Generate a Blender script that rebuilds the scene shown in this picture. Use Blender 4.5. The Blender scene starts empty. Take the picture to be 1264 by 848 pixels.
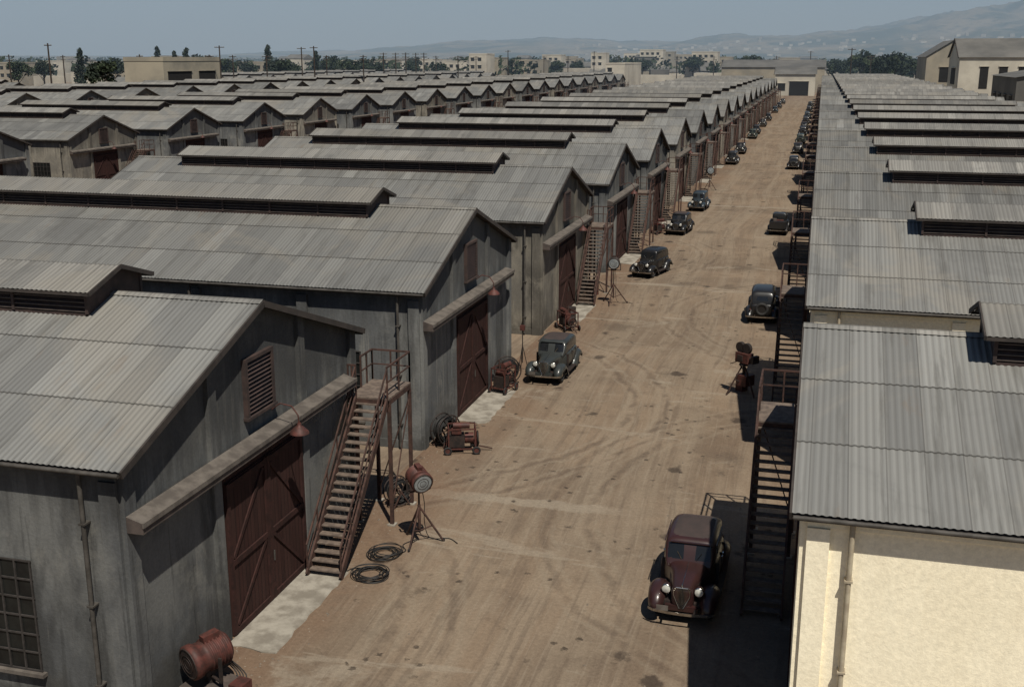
import bpy, math, random
from mathutils import Vector, Matrix, noise as mn
random.seed(7)
sc = bpy.context.scene
COL = sc.collection
sin, cos, pi = math.sin, math.cos, math.pi

# ------------------------------------------------------------------ materials
class G:
    def __init__(s, name, rough=0.9, metal=0.0, spec=0.3):
        s.m = bpy.data.materials.new(name); s.m.use_nodes = True
        s.t = s.m.node_tree; s.b = s.t.nodes['Principled BSDF']
        s.b.inputs['Roughness'].default_value = rough
        s.b.inputs['Metallic'].default_value = metal
        s.b.inputs['Specular IOR Level'].default_value = spec
    def put(s, inp, v):
        if v is None: return
        if isinstance(v, bpy.types.NodeSocket): s.t.links.new(v, inp)
        else:
            if isinstance(v, (tuple, list)) and len(v) == 3 and inp.type == 'RGBA': v = tuple(v)+(1,)
            inp.default_value = v
    def math(s, op, a, b=None, clamp=False):
        n = s.t.nodes.new('ShaderNodeMath'); n.operation = op; n.use_clamp = clamp
        s.put(n.inputs[0], a); s.put(n.inputs[1], b); return n.outputs[0]
    def vmath(s, op, a, b):
        n = s.t.nodes.new('ShaderNodeVectorMath'); n.operation = op
        s.put(n.inputs[0], a); s.put(n.inputs[1], b); return n.outputs[0]
    def mix(s, f, a, b, mode='MIX'):
        n = s.t.nodes.new('ShaderNodeMix'); n.data_type = 'RGBA'; n.blend_type = mode
        s.put(n.inputs[0], f); s.put(n.inputs[6], a); s.put(n.inputs[7], b); return n.outputs[2]
    def coord(s, rnd=True):
        tc = s.t.nodes.new('ShaderNodeTexCoord').outputs['Object']
        s.obj = tc
        if rnd:
            oi = s.t.nodes.new('ShaderNodeObjectInfo'); s.rnd = oi.outputs['Random']
            r = s.math('MULTIPLY', oi.outputs['Random'], 137.0)
            c = s.t.nodes.new('ShaderNodeCombineXYZ')
            for i in range(3): s.t.links.new(r, c.inputs[i])
            return s.vmath('ADD', tc, c.outputs[0])
        return tc
    def sep(s, v):
        n = s.t.nodes.new('ShaderNodeSeparateXYZ'); s.t.links.new(v, n.inputs[0]); return n.outputs
    def comb(s, x, y, z):
        n = s.t.nodes.new('ShaderNodeCombineXYZ')
        s.put(n.inputs[0], x); s.put(n.inputs[1], y); s.put(n.inputs[2], z); return n.outputs[0]
    def noise(s, v, scale, detail=4, rough=0.55, sc3=None, dist=0.0):
        if sc3: v = s.vmath('MULTIPLY', v, sc3)
        n = s.t.nodes.new('ShaderNodeTexNoise'); s.t.links.new(v, n.inputs['Vector'])
        n.inputs['Scale'].default_value = scale; n.inputs['Detail'].default_value = detail
        n.inputs['Roughness'].default_value = rough; n.inputs['Distortion'].default_value = dist
        return n.outputs['Fac']
    def voro(s, v, scale, sc3=None):
        if sc3: v = s.vmath('MULTIPLY', v, sc3)
        n = s.t.nodes.new('ShaderNodeTexVoronoi'); s.t.links.new(v, n.inputs['Vector'])
        n.inputs['Scale'].default_value = scale; return n.outputs['Distance']
    def white(s, v):
        n = s.t.nodes.new('ShaderNodeTexWhiteNoise'); s.t.links.new(v, n.inputs['Vector']); return n.outputs['Value']
    def step(s, v, a, b, lo=0.0, hi=1.0):
        n = s.t.nodes.new('ShaderNodeMapRange'); n.interpolation_type = 'SMOOTHSTEP'
        s.put(n.inputs[0], v); n.inputs[1].default_value = a; n.inputs[2].default_value = b
        n.inputs[3].default_value = lo; n.inputs[4].default_value = hi; return n.outputs[0]
    def bump(s, h, strength=0.3, dist=0.02):
        n = s.t.nodes.new('ShaderNodeBump'); n.inputs['Strength'].default_value = strength
        n.inputs['Distance'].default_value = dist; s.t.links.new(h, n.inputs['Height'])
        s.t.links.new(n.outputs[0], s.b.inputs['Normal'])
    def gray(s, f):
        return s.comb(f, f, f)
    def done(s, col=None):
        if col is not None: s.put(s.b.inputs['Base Color'], col)
        return s.m

MATS = {}
def simple(name, a, b=None, scale=3.0, rough=0.7, metal=0.0, spec=0.4, bump=0.0, coat=0.0):
    g = G(name, rough, metal, spec); p = g.coord()
    b = b or tuple(c*0.7 for c in a)
    n = g.noise(p, scale, 5, 0.6)
    col = g.mix(g.step(n, 0.35, 0.65), a, b)
    if bump: g.bump(g.noise(p, scale*6, 3), bump, 0.01)
    if coat: g.b.inputs['Coat Weight'].default_value = coat; g.b.inputs['Coat Roughness'].default_value = 0.15
    MATS[name] = g.done(col)

def stucco(name, hi, lo, grime, pale, k=1.0):
    g = G(name, 0.95, 0, 0.12); p = g.coord()
    big = g.noise(p, 0.33, 6, 0.6, (1, 1, 0.85), 0.2)
    st = g.noise(p, 0.7, 5, 0.6, (1.0, 1.0, 0.3), 0.15)
    drip = g.noise(p, 1.0, 5, 0.65, (2.4, 2.4, 0.16))
    fine = g.noise(p, 11.0, 4, 0.7)
    pat = g.noise(p, 0.8, 7, 0.66, (1, 1, 0.9), 0.3)
    c = g.mix(g.step(big, 0.40, 0.60), hi, lo)
    c = g.mix(g.step(st, 0.5, 0.66, 0, 0.7*k), c, grime)
    c = g.mix(g.step(pat, 0.52, 0.68, 0, 0.5*k), c, pale)
    c = g.mix(g.math('MULTIPLY', g.step(drip, 0.57, 0.68, 0, 0.6*k), g.step(big, 0.4, 0.6)), c, pale)
    c = g.mix(g.step(drip, 0.43, 0.34, 0, 0.5*k), c, grime)
    z = g.sep(g.obj)[2]
    zz = g.math('ADD', z, g.math('MULTIPLY', g.math('SUBTRACT', pat, 0.5), -6.0))
    c = g.mix(g.step(zz, -0.3, 1.4, 0.8, 0.0), c, grime)
    zt = g.math('ADD', z, g.math('MULTIPLY', g.math('SUBTRACT', drip, 0.5), 5.0))
    c = g.mix(g.step(zt, 4.6, 6.2, 0.0, 0.6*k), c, grime)
    f = g.step(fine, 0.2, 0.8, 0.86, 1.1)
    c = g.mix(1.0, c, g.gray(f), 'MULTIPLY')
    r = g.step(g.rnd, 0, 1, 0.86, 1.14)
    c = g.mix(1.0, c, g.gray(r), 'MULTIPLY')
    g.bump(g.math('ADD', fine, g.math('MULTIPLY', pat, 1.5)), 0.4, 0.02)
    MATS[name] = g.done(c)
stucco('stucco_grey', (0.158, 0.159, 0.152), (0.098, 0.101, 0.102), (0.046, 0.046, 0.045), (0.225, 0.218, 0.195))
stucco('stucco_tan', (0.25, 0.228, 0.188), (0.165, 0.153, 0.132), (0.075, 0.069, 0.06), (0.33, 0.30, 0.245))
stucco('stucco_cream', (0.85, 0.775, 0.59), (0.82, 0.74, 0.555), (0.62, 0.53, 0.37), (0.87, 0.81, 0.65), 0.2)

RP = 0.15
def roofmat(name, a, b):
    g = G(name, 0.62, 0.12, 0.32); p = g.coord()
    o = g.sep(g.obj); x, y = o[0], o[1]
    u = g.math('MULTIPLY', x, 1/0.75); uf = g.math('FRACT', u); ui = g.math('FLOOR', u)
    ay = g.math('ABSOLUTE', y)
    v = g.math('MULTIPLY', ay, 1/2.25); vi = g.math('FLOOR', v)
    sgn = g.math('SIGN', y)
    rr = g.math('MULTIPLY', g.rnd, 53.0)
    w = g.white(g.comb(g.math('ADD', ui, rr), g.math('MULTIPLY', vi, sgn), g.math('FLOOR', rr)))
    c = g.mix(w, a, b)
    c = g.mix(g.step(w, 0.92, 0.97, 0, 0.6), c, tuple(k*1.4 for k in a))
    st = g.noise(p, 1.0, 5, 0.65, (2.6, 0.25, 0.2))
    big = g.noise(p, 0.16, 6, 0.65, None, 0.9)
    c = g.mix(g.step(st, 0.5, 0.68, 0, 0.5), c, (0.078, 0.075, 0.068))
    c = g.mix(g.step(big, 0.5, 0.62, 0, 0.5), c, (0.215, 0.198, 0.168))
    c = g.mix(g.step(big, 0.46, 0.36, 0, 0.35), c, (0.09, 0.09, 0.088))
    rust = g.noise(p, 0.9, 6, 0.7, (1.6, 0.4, 0.5))
    c = g.mix(g.step(rust, 0.59, 0.72, 0, 0.35), c, (0.15, 0.112, 0.08))
    s = g.math('LESS_THAN', uf, 0.045)
    c = g.mix(g.math('MULTIPLY', s, 0.5), c, (0.045, 0.042, 0.038))
    lap = g.math('LESS_THAN', g.math('FRACT', v), 0.022)
    c = g.mix(g.math('MULTIPLY', lap, 0.5), c, (0.045, 0.042, 0.038))
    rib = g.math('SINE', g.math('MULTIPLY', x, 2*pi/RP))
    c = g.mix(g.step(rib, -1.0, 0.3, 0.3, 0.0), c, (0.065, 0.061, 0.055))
    r = g.step(g.rnd, 0, 1, 0.84, 1.14)
    c = g.mix(1.0, c, g.gray(r), 'MULTIPLY')
    g.bump(g.noise(p, 5, 4), 0.15, 0.02)
    MATS[name] = g.done(c)
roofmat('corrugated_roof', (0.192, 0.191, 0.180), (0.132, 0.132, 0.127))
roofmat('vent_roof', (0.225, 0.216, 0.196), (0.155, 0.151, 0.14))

def doormat():
    g = G('door_planks', 0.85, 0, 0.15); p = g.coord(); y = g.sep(g.obj)[1]
    f = g.math('FRACT', g.math('MULTIPLY', y, 5.0))
    ln = g.math('LESS_THAN', f, 0.08)
    n = g.noise(p, 2.0, 6, 0.7, (3, 3, 0.4))
    w = g.white(g.comb(g.math('FLOOR', g.math('MULTIPLY', y, 5.0)), g.rnd, 0.0))
    c = g.mix(g.step(n, 0.3, 0.7), (0.046, 0.020, 0.017), (0.027, 0.014, 0.012))
    c = g.mix(g.math('MULTIPLY', w, 0.4), c, (0.055, 0.029, 0.024))
    c = g.mix(ln, c, (0.008, 0.005, 0.005))
    MATS['door_planks'] = g.done(c)
doormat()
simple('door_frame', (0.046, 0.021, 0.018), (0.028, 0.015, 0.013), 4, 0.85, 0, 0.15)
simple('rusty_steel', (0.080, 0.044, 0.035), (0.042, 0.027, 0.023), 4, 0.8, 0.1, 0.2)
simple('stair_tread', (0.15, 0.115, 0.09), (0.085, 0.064, 0.052), 5, 0.85)
simple('beam_wood', (0.125, 0.108, 0.092), (0.072, 0.061, 0.052), 2.5, 0.9)
simple('beam_fascia', (0.088, 0.068, 0.058), (0.052, 0.041, 0.036), 2.5, 0.85)
simple('trim_dark', (0.045, 0.036, 0.031), (0.028, 0.023, 0.02), 3, 0.8)
simple('louvre_paint', (0.055, 0.034, 0.029), (0.032, 0.022, 0.02), 3, 0.8)
simple('shadow_dark', (0.012, 0.011, 0.01), (0.008, 0.007, 0.007), 2, 0.9)
simple('pipe_metal', (0.075, 0.068, 0.06), (0.04, 0.036, 0.031), 3, 0.7, 0.1)
simple('pipe_cream', (0.42, 0.37, 0.27), (0.30, 0.25, 0.18), 3, 0.7)
simple('sash_steel', (0.045, 0.039, 0.036), (0.025, 0.022, 0.02), 5, 0.7)
simple('pane_glass', (0.014, 0.015, 0.014), (0.008, 0.008, 0.008), 2.0, 0.4, 0, 0.25)
simple('concrete', (0.30, 0.275, 0.23), (0.17, 0.15, 0.122), 1.6, 0.95, bump=0.3)
simple('rubber', (0.022, 0.021, 0.02), (0.014, 0.013, 0.013), 6, 0.8)
simple('cable_rubber', (0.020, 0.019, 0.018), (0.012, 0.011, 0.011), 6, 0.6)
simple('chrome', (0.5, 0.48, 0.45), (0.34, 0.32, 0.3), 5, 0.25, 1.0)
simple('car_glass', (0.014, 0.015, 0.017), (0.01, 0.011, 0.012), 2, 0.12, 0, 0.5)
simple('paint_maroon', (0.034, 0.013, 0.012), (0.026, 0.012, 0.011), 1.5, 0.38, 0, 0.4, coat=0.35)
simple('roof_sheen', (0.052, 0.037, 0.034), (0.04, 0.031, 0.029), 3, 0.8, 0, 0.3)  # greyish sun sheen on the car top, put into the base colour
simple('paint_grey', (0.030, 0.034, 0.033), (0.024, 0.027, 0.026), 1.5, 0.42, 0, 0.4, coat=0.3)
simple('paint_black', (0.010, 0.010, 0.011), (0.014, 0.013, 0.012), 1.5, 0.38, 0, 0.4, coat=0.3)
simple('paint_blue', (0.018, 0.028, 0.036), (0.02, 0.026, 0.03), 1.5, 0.42, 0, 0.4, coat=0.3)
simple('paint_green', (0.022, 0.030, 0.022), (0.02, 0.025, 0.02), 1.5, 0.42, 0, 0.4, coat=0.3)
simple('lamp_red', (0.098, 0.034, 0.027), (0.05, 0.024, 0.02), 5, 0.6, 0.1, 0.3)
simple('machine_dark', (0.040, 0.027, 0.023), (0.018, 0.015, 0.014), 5, 0.65, 0.2)
simple('lens_glass', (0.30, 0.33, 0.34), (0.20, 0.22, 0.23), 5, 0.12, 0.3, 0.6)
simple('lens_dark', (0.05, 0.030, 0.025), (0.03, 0.022, 0.02), 5, 0.15, 0.2, 0.6)
simple('headlamp_glass', (0.6, 0.6, 0.55), (0.5, 0.5, 0.46), 5, 0.12, 0.2, 0.6)
simple('pole_wood', (0.045, 0.034, 0.028), (0.032, 0.025, 0.021), 2, 0.9)
simple('leaves', (0.042, 0.056, 0.03), (0.025, 0.035, 0.02), 0.5, 0.9, 0, 0.2)
simple('leaves_dark', (0.026, 0.036, 0.024), (0.018, 0.025, 0.018), 0.5, 0.9, 0, 0.2)
simple('bark', (0.06, 0.045, 0.035), None, 2, 0.95)
simple('town_white', (0.50, 0.465, 0.385), (0.38, 0.35, 0.29), 0.1, 0.9)
simple('town_tan', (0.33, 0.29, 0.22), (0.22, 0.20, 0.16), 0.1, 0.9)
simple('town_grey', (0.125, 0.12, 0.11), (0.08, 0.078, 0.073), 0.1, 0.9)
simple('stone', (0.2, 0.16, 0.12), (0.12, 0.1, 0.08), 4, 0.95)

def groundmat(name, road):
    g = G(name, 0.95, 0, 0.1); p = g.coord(False); o = g.sep(p); x, y = o[0], o[1]
    warp = g.math('MULTIPLY', g.math('SUBTRACT', g.noise(p, 0.018, 2), 0.5), 7.0)
    xw = g.math('ADD', x, warp)
    tr = g.noise(g.comb(xw, g.math('MULTIPLY', y, 0.02), 0.0), 0.8, 3, 0.6)
    tr2 = g.noise(g.comb(xw, g.math('MULTIPLY', y, 0.05), 2.0), 3.2, 4, 0.65)
    tr3 = g.noise(g.comb(xw, g.math('MULTIPLY', y, 0.03), 7.0), 8.0, 3, 0.6)
    blot = g.noise(p, 0.16, 6, 0.64, None, 0.6); mid = g.noise(p, 0.9, 7, 0.70, None, 0.3); fine = g.noise(p, 9.0, 5, 0.78); grit = g.noise(p, 45.0, 3, 0.7)
    c = g.mix(g.step(blot, 0.38, 0.62), (0.202, 0.150, 0.105), (0.148, 0.111, 0.080))
    c = g.mix(g.step(tr, 0.42, 0.6, 0.0, 0.55), c, (0.228, 0.182, 0.133))
    c = g.mix(g.step(tr2, 0.5, 0.64, 0.0, 0.45), c, (0.112, 0.084, 0.063))
    c = g.mix(g.step(tr3, 0.54, 0.66, 0.0, 0.35), c, (0.245, 0.200, 0.150))
    c = g.mix(g.step(mid, 0.52, 0.68, 0.0, 0.42), c, (0.105, 0.078, 0.058))
    c = g.mix(g.step(mid, 0.46, 0.34, 0.0, 0.35), c, (0.238, 0.187, 0.136))
    if road:
        for cx, cy, R, mk in ((-20.0, 46.0, 13.5, 1.0), (5.5, 36.0, 13.0, 0.8), (-21.5, 24.0, 12.0, 0.8), (5.0, 66.0, 12.5, 0.8), (-20, 86, 12.5, .8)):
            d = g.math('SQRT', g.math('ADD', g.math('POWER', g.math('SUBTRACT', x, cx), 2.0), g.math('POWER', g.math('SUBTRACT', y, cy), 2.0)))
            d = g.math('ADD', d, g.math('MULTIPLY', g.math('SUBTRACT', blot, 0.5), 2.0))
            t = g.math('ABSOLUTE', g.math('SUBTRACT', g.math('ABSOLUTE', g.math('SUBTRACT', d, R)), 0.72))
            c = g.mix(g.math('MULTIPLY', g.step(t, 0.05, 0.17, 0.45*mk, 0.0), g.step(mid, 0.36, 0.56)), c, (0.085, 0.064, 0.05))
            c = g.mix(g.math('MULTIPLY', g.step(g.math('ABSOLUTE', g.math('SUBTRACT', t, 0.3)), 0.03, 0.13, 0.35*mk, 0.0), g.step(mid, 0.36, 0.56)), c, (0.24, 0.20, 0.15))
        for ty, xa in ((35.0, -6.0), (74.6, -7.5), (118.0, -3.0)):
            yy = g.math('ADD', y, g.math('MULTIPLY', g.math('SUBTRACT', mid, 0.5), 1.2))
            t = g.step(g.math('ABSOLUTE', g.math('SUBTRACT', yy, ty)), 0.25, 0.45, 0.6, 0.0)
            c = g.mix(g.math('MULTIPLY', t, g.step(g.math('ADD', x, g.math('MULTIPLY', mid, 3.0)), xa, xa+2.5, 1.0, 0.0)), c, (0.26, 0.22, 0.17))
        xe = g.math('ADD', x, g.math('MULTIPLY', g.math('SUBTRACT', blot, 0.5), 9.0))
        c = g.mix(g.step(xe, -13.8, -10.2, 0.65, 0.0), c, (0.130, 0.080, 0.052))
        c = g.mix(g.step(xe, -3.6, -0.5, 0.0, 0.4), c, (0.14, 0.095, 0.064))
        pp = g.noise(p, 0.25, 6, 0.72, (0.5, 1.7, 1), 0.8)
        c = g.mix(g.step(pp, 0.58, 0.65, 0.0, 0.45), c, (0.27, 0.23, 0.178))
        d = g.math('ADD', g.voro(p, 0.5, (1, 0.75, 1)), g.math('MULTIPLY', g.math('SUBTRACT', mid, 0.5), 0.8))
        c = g.mix(g.step(d, 0.05, 0.17, 0.8, 0.0), c, (0.042, 0.032, 0.026))
        d2 = g.math('ADD', g.voro(p, 1.7), g.math('MULTIPLY', g.math('SUBTRACT', fine, 0.5), 0.5))
        mk = g.step(g.noise(p, 0.3, 3), 0.48, 0.56)
        c = g.mix(g.math('MULTIPLY', g.step(d2, 0.1, 0.22, 0.8, 0.0), mk), c, (0.044, 0.034, 0.027))
        d3 = g.math('ADD', g.voro(p, 0.15), g.math('MULTIPLY', g.math('SUBTRACT', mid, 0.5), 0.5))
        c = g.mix(g.step(d3, 0.07, 0.2, 0.5, 0.0), c, (0.07, 0.053, 0.041))
    f = g.math('MULTIPLY', g.step(fine, 0.25, 0.75, 0.82, 1.15), g.step(grit, 0.25, 0.75, 0.88, 1.12))
    c = g.mix(1.0, c, g.gray(f), 'MULTIPLY')
    g.bump(g.math('ADD', fine, g.math('MULTIPLY', mid, 2.0)), 0.4, 0.035)
    MATS[name] = g.done(c)
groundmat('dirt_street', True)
groundmat('dirt_ground', False)

def hillmat():
    g = G('hill_scrub', 0.95, 0, 0.1); p = g.coord(False)
    a = g.noise(p, 0.004, 8, 0.65); b = g.noise(p, 0.03, 5, 0.7)
    c = g.mix(g.step(a, 0.42, 0.58), (0.17, 0.14, 0.095), (0.045, 0.05, 0.034))
    c = g.mix(g.step(b, 0.5, 0.62, 0, 0.75), c, (0.026, 0.034, 0.024))
    MATS['hill_scrub'] = g.done(c)
hillmat()

# ------------------------------------------------------------------ mesh builder
class MB:
    def __init__(s): s.v = []; s.f = []; s.m = []; s.s = []; s.names = []
    def mi(s, n):
        if n not in s.names: s.names.append(n)
        return s.names.index(n)
    def add(s, vs, fs, mat, smooth=False, M=None):
        k = len(s.v); i = s.mi(mat)
        s.v += [tuple(M @ Vector(q)) if M else tuple(q) for q in vs]
        for f in fs:
            s.f.append(tuple(k+j for j in f)); s.m.append(i); s.s.append(smooth)
        return k
    def box(s, x0, x1, y0, y1, z0, z1, mat, M=None):
        s.add([(x0,y0,z0),(x1,y0,z0),(x1,y1,z0),(x0,y1,z0),(x0,y0,z1),(x1,y0,z1),(x1,y1,z1),(x0,y1,z1)],
              [(0,3,2,1),(4,5,6,7),(0,1,5,4),(1,2,6,5),(2,3,7,6),(3,0,4,7)], mat, False, M)
    def beam(s, p, q, w, h, mat, up=(0,0,1)):
        p, q = Vector(p), Vector(q); d = (q-p); L = d.length; d.normalize()
        u = Vector(up)
        if abs(d.dot(u)) > 0.99: u = Vector((1,0,0))
        a = d.cross(u).normalized(); b = a.cross(d)
        M = Matrix((( a.x,d.x,b.x,p.x),(a.y,d.y,b.y,p.y),(a.z,d.z,b.z,p.z),(0,0,0,1)))
        s.box(-w/2, w/2, 0, L, -h/2, h/2, mat, M)
    def frame(s, p, d):
        d = Vector(d).normalized(); u = Vector((0,0,1)) if abs(d.z) < 0.95 else Vector((1,0,0))
        a = u.cross(d).normalized(); b = d.cross(a)
        return Matrix(((a.x,b.x,d.x,p[0]),(a.y,b.y,d.y,p[1]),(a.z,b.z,d.z,p[2]),(0,0,0,1)))
    def lathe(s, prof, M, mat, n=20, cap=True, smooth=True):
        vs = []; fs = []
        for r, z in prof:
            for i in range(n): a = 2*pi*i/n; vs.append((r*cos(a), r*sin(a), z))
        for j in range(len(prof)-1):
            for i in range(n):
                k = (i+1) % n; fs.append((j*n+i, j*n+k, (j+1)*n+k, (j+1)*n+i))
        s.add(vs, fs, mat, smooth, M)
        if cap:
            s.add(vs[:n], [tuple(range(n-1,-1,-1))], mat, False, M)
            s.add(vs[-n:], [tuple(range(n))], mat, False, M)
    def cyl(s, p, q, r, mat, r2=None, n=10, cap=True):
        p, q = Vector(p), Vector(q); L = (q-p).length
        s.lathe([(r,0),(r if r2 is None else r2, L)], s.frame(p, q-p), mat, n, cap)
    def torus(s, R, r, M, mat, n=28, m=10, fn=None):
        vs = []; fs = []
        for i in range(n):
            a = 2*pi*i/n
            RR, zz = (R, 0) if fn is None else fn(a)
            for j in range(m):
                b = 2*pi*j/m; vs.append(((RR+r*cos(b))*cos(a), (RR+r*cos(b))*sin(a), zz+r*sin(b)))
        for i in range(n):
            for j in range(m):
                k=(i+1)%n; l=(j+1)%m; fs.append((i*m+j, k*m+j, k*m+l, i*m+l))
        s.add(vs, fs, mat, True, M)
    def grid(s, rows, mat, smooth=True, M=None, matfn=None, closed=False):
        n = len(rows[0]); vs = [q for r in rows for q in r]
        k = len(s.v); s.v += [tuple(M @ Vector(q)) if M else tuple(q) for q in vs]
        for i in range(len(rows)-1):
            for j in range(n if closed else n-1):
                l = (j+1) % n
                idx = (i*n+j, i*n+l, (i+1)*n+l, (i+1)*n+j)
                mm = mat
                if matfn:
                    c = sum((Vector(vs[t]) for t in idx), Vector())/4; mm = matfn(c) or mat
                s.f.append(tuple(k+t for t in idx)); s.m.append(s.mi(mm)); s.s.append(smooth)
    def mesh(s, name):
        me = bpy.data.meshes.new(name); me.from_pydata(s.v, [], s.f)
        for n in s.names: me.materials.append(MATS[n])
        me.polygons.foreach_set('material_index', s.m); me.polygons.foreach_set('use_smooth', s.s)
        me.update(); return me
    def obj(s, name, loc=(0,0,0), rz=0.0):
        return place(s.mesh(name), name, loc, rz)

def place(me, name, loc=(0,0,0), rz=0.0, scale=None, parent=None):
    o = bpy.data.objects.new(name, me); o.location = loc; o.rotation_euler = (0,0,rz)
    if scale: o.scale = scale
    if parent: o.parent = parent
    COL.objects.link(o); return o

# ------------------------------------------------------------------ warehouse parts
L = 28.5; WR = 6.75; WW = 6.45; ZE = 6.38; ZR = 8.72
SL = (ZR-ZE)/WR
def roofz(y): return ZR - SL*abs(y)

def corrugated(mb, x0, x1, half, zr, sl, mat, period=RP, amp=0.0115, laps=(2.25,4.5)):
    nx = int((x1-x0)/(period/4)); xs = [x0+(x1-x0)*i/nx for i in range(nx+1)]
    edges = [0.0]+[l for l in laps if l < half-0.2]+[half]
    for sgn in (1,-1):
        for k in range(len(edges)-1):
            a, b = edges[k], edges[k+1]
            off = 0.014*(len(edges)-1-k)
            rows = []
            for d in (a, b+0.03 if k < len(edges)-2 else b):
                rows.append([(x, sgn*d, zr - sl*d + off + amp*sin(2*pi*x/period)) for x in xs])
            if sgn > 0: rows = [rows[1], rows[0]]
            mb.grid(rows[::-1], mat)

def make_walls(mat, pipemat):
    mb = MB(); top = roofz(WW)-0.09; pk = ZR-0.09
    for x in (0, -L):
        mb.add([(x,-WW,0),(x,WW,0),(x,WW,top),(x,0,pk),(x,-WW,top)], [(0,1,2,3,4)], mat)
    for y in (-WW, WW):
        mb.add([(0,y,0),(-L,y,0),(-L,y,top),(0,y,top)], [(0,1,2,3)], mat)
        sg = 1 if y > 0 else -1
        mb.box(-L-0.05, 0.05, min(y,y+sg*0.06), max(y,y+sg*0.06), 0, 0.35, mat)
        mb.box(-L, 0.0, min(y,y+sg*0.05), max(y,y+sg*0.05), top-0.35, top-0.02, mat)
        for i in range(7):
            xc = -0.22 - i*(L-0.44)/6
            mb.box(xc-0.22, xc+0.22, min(y,y+sg*0.11), max(y,y+sg*0.11), 0, top-0.36, mat)
        for xp in (-0.85, -9.8, -19.2, -27.7):
            yy = y+sg*0.17
            mb.cyl((xp,yy,0.1),(xp,yy,top-0.05),0.055,pipemat,n=8)
            for zz in (1.0,3.0,5.0): mb.box(xp-0.08,xp+0.08,min(y,y+sg*0.24),max(y,y+sg*0.24),zz,zz+0.04,pipemat)
    for x, sg in ((0,1),(-L,-1)):
        for yc, w in ((-2.55,0.38),(2.55,0.38),(-6.24,0.44),(6.24,0.44)):
            a, b = yc-w/2, yc+w/2
            xo = x+sg*0.13
            za, zb = roofz(a)-0.1, roofz(b)-0.1
            vs = [(x,a,0),(x,b,0),(x,b,zb),(x,a,za),(xo,a,0),(xo,b,0),(xo,b,zb),(xo,a,za)]
            mb.add(vs, [(4,5,6,7),(0,4,7,3),(1,2,6,5),(3,7,6,2)], mat)
    return mb.mesh('walls')

def make_windows(side=True):
    mb = MB()
    for y in ((-WW, WW) if side else ()):
        sg = 1 if y > 0 else -1
        def B(x0,x1,d0,d1,z0,z1,m):
            ya, yb = y+sg*d0, y+sg*d1
            mb.box(x0,x1,min(ya,yb),max(ya,yb),z0,z1,m)
        for i in (0,1,3,5):
            xc = -0.22 - (i+0.5)*(L-0.44)/6
            w = 1.25
            if i == 0: xc = -3.75
            B(xc-w, xc+w, 0.004, 0.02, 1.05, 3.85, 'pane_glass')
            for t in range(7):
                xx = xc-w+2*w*t/6
                B(xx-0.02, xx+0.02, 0.021, 0.06, 1.05, 3.85, 'sash_steel')
            for t in range(7):
                zz = 1.05+2.8*t/6
                B(xc-w-0.03, xc+w+0.03, 0.024, 0.055, zz-0.02, zz+0.02, 'sash_steel')
            B(xc-w-0.12, xc+w+0.12, 0.0, 0.16, 0.93, 1.02, 'beam_wood')
    for x, sg in ((0,1),(-L,-1)):
        def C(d0,d1,y0,y1,z0,z1,m):
            xa, xb = x+sg*d0, x+sg*d1
            mb.box(min(xa,xb),max(xa,xb),y0,y1,z0,z1,m)
        C(0.004,0.02,-0.68,0.68,5.8,7.2,'shadow_dark')
        C(0.0,0.13,-0.8,-0.68,5.7,7.3,'louvre_paint'); C(0.0,0.13,0.68,0.8,5.7,7.3,'louvre_paint')
        C(0.0,0.13,-0.679,0.679,7.2,7.3,'louvre_paint'); C(0.0,0.16,-0.84,0.84,5.62,5.699,'louvre_paint')
        for k in range(12):
            z = 5.78+k*0.118
            mb.add([(x+sg*0.022,-0.679,z+0.07),(x+sg*0.022,0.679,z+0.07),(x+sg*0.11,0.679,z),(x+sg*0.11,-0.679,z)], [(0,1,2,3)], 'louvre_paint')
    return mb.mesh('windows')

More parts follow.
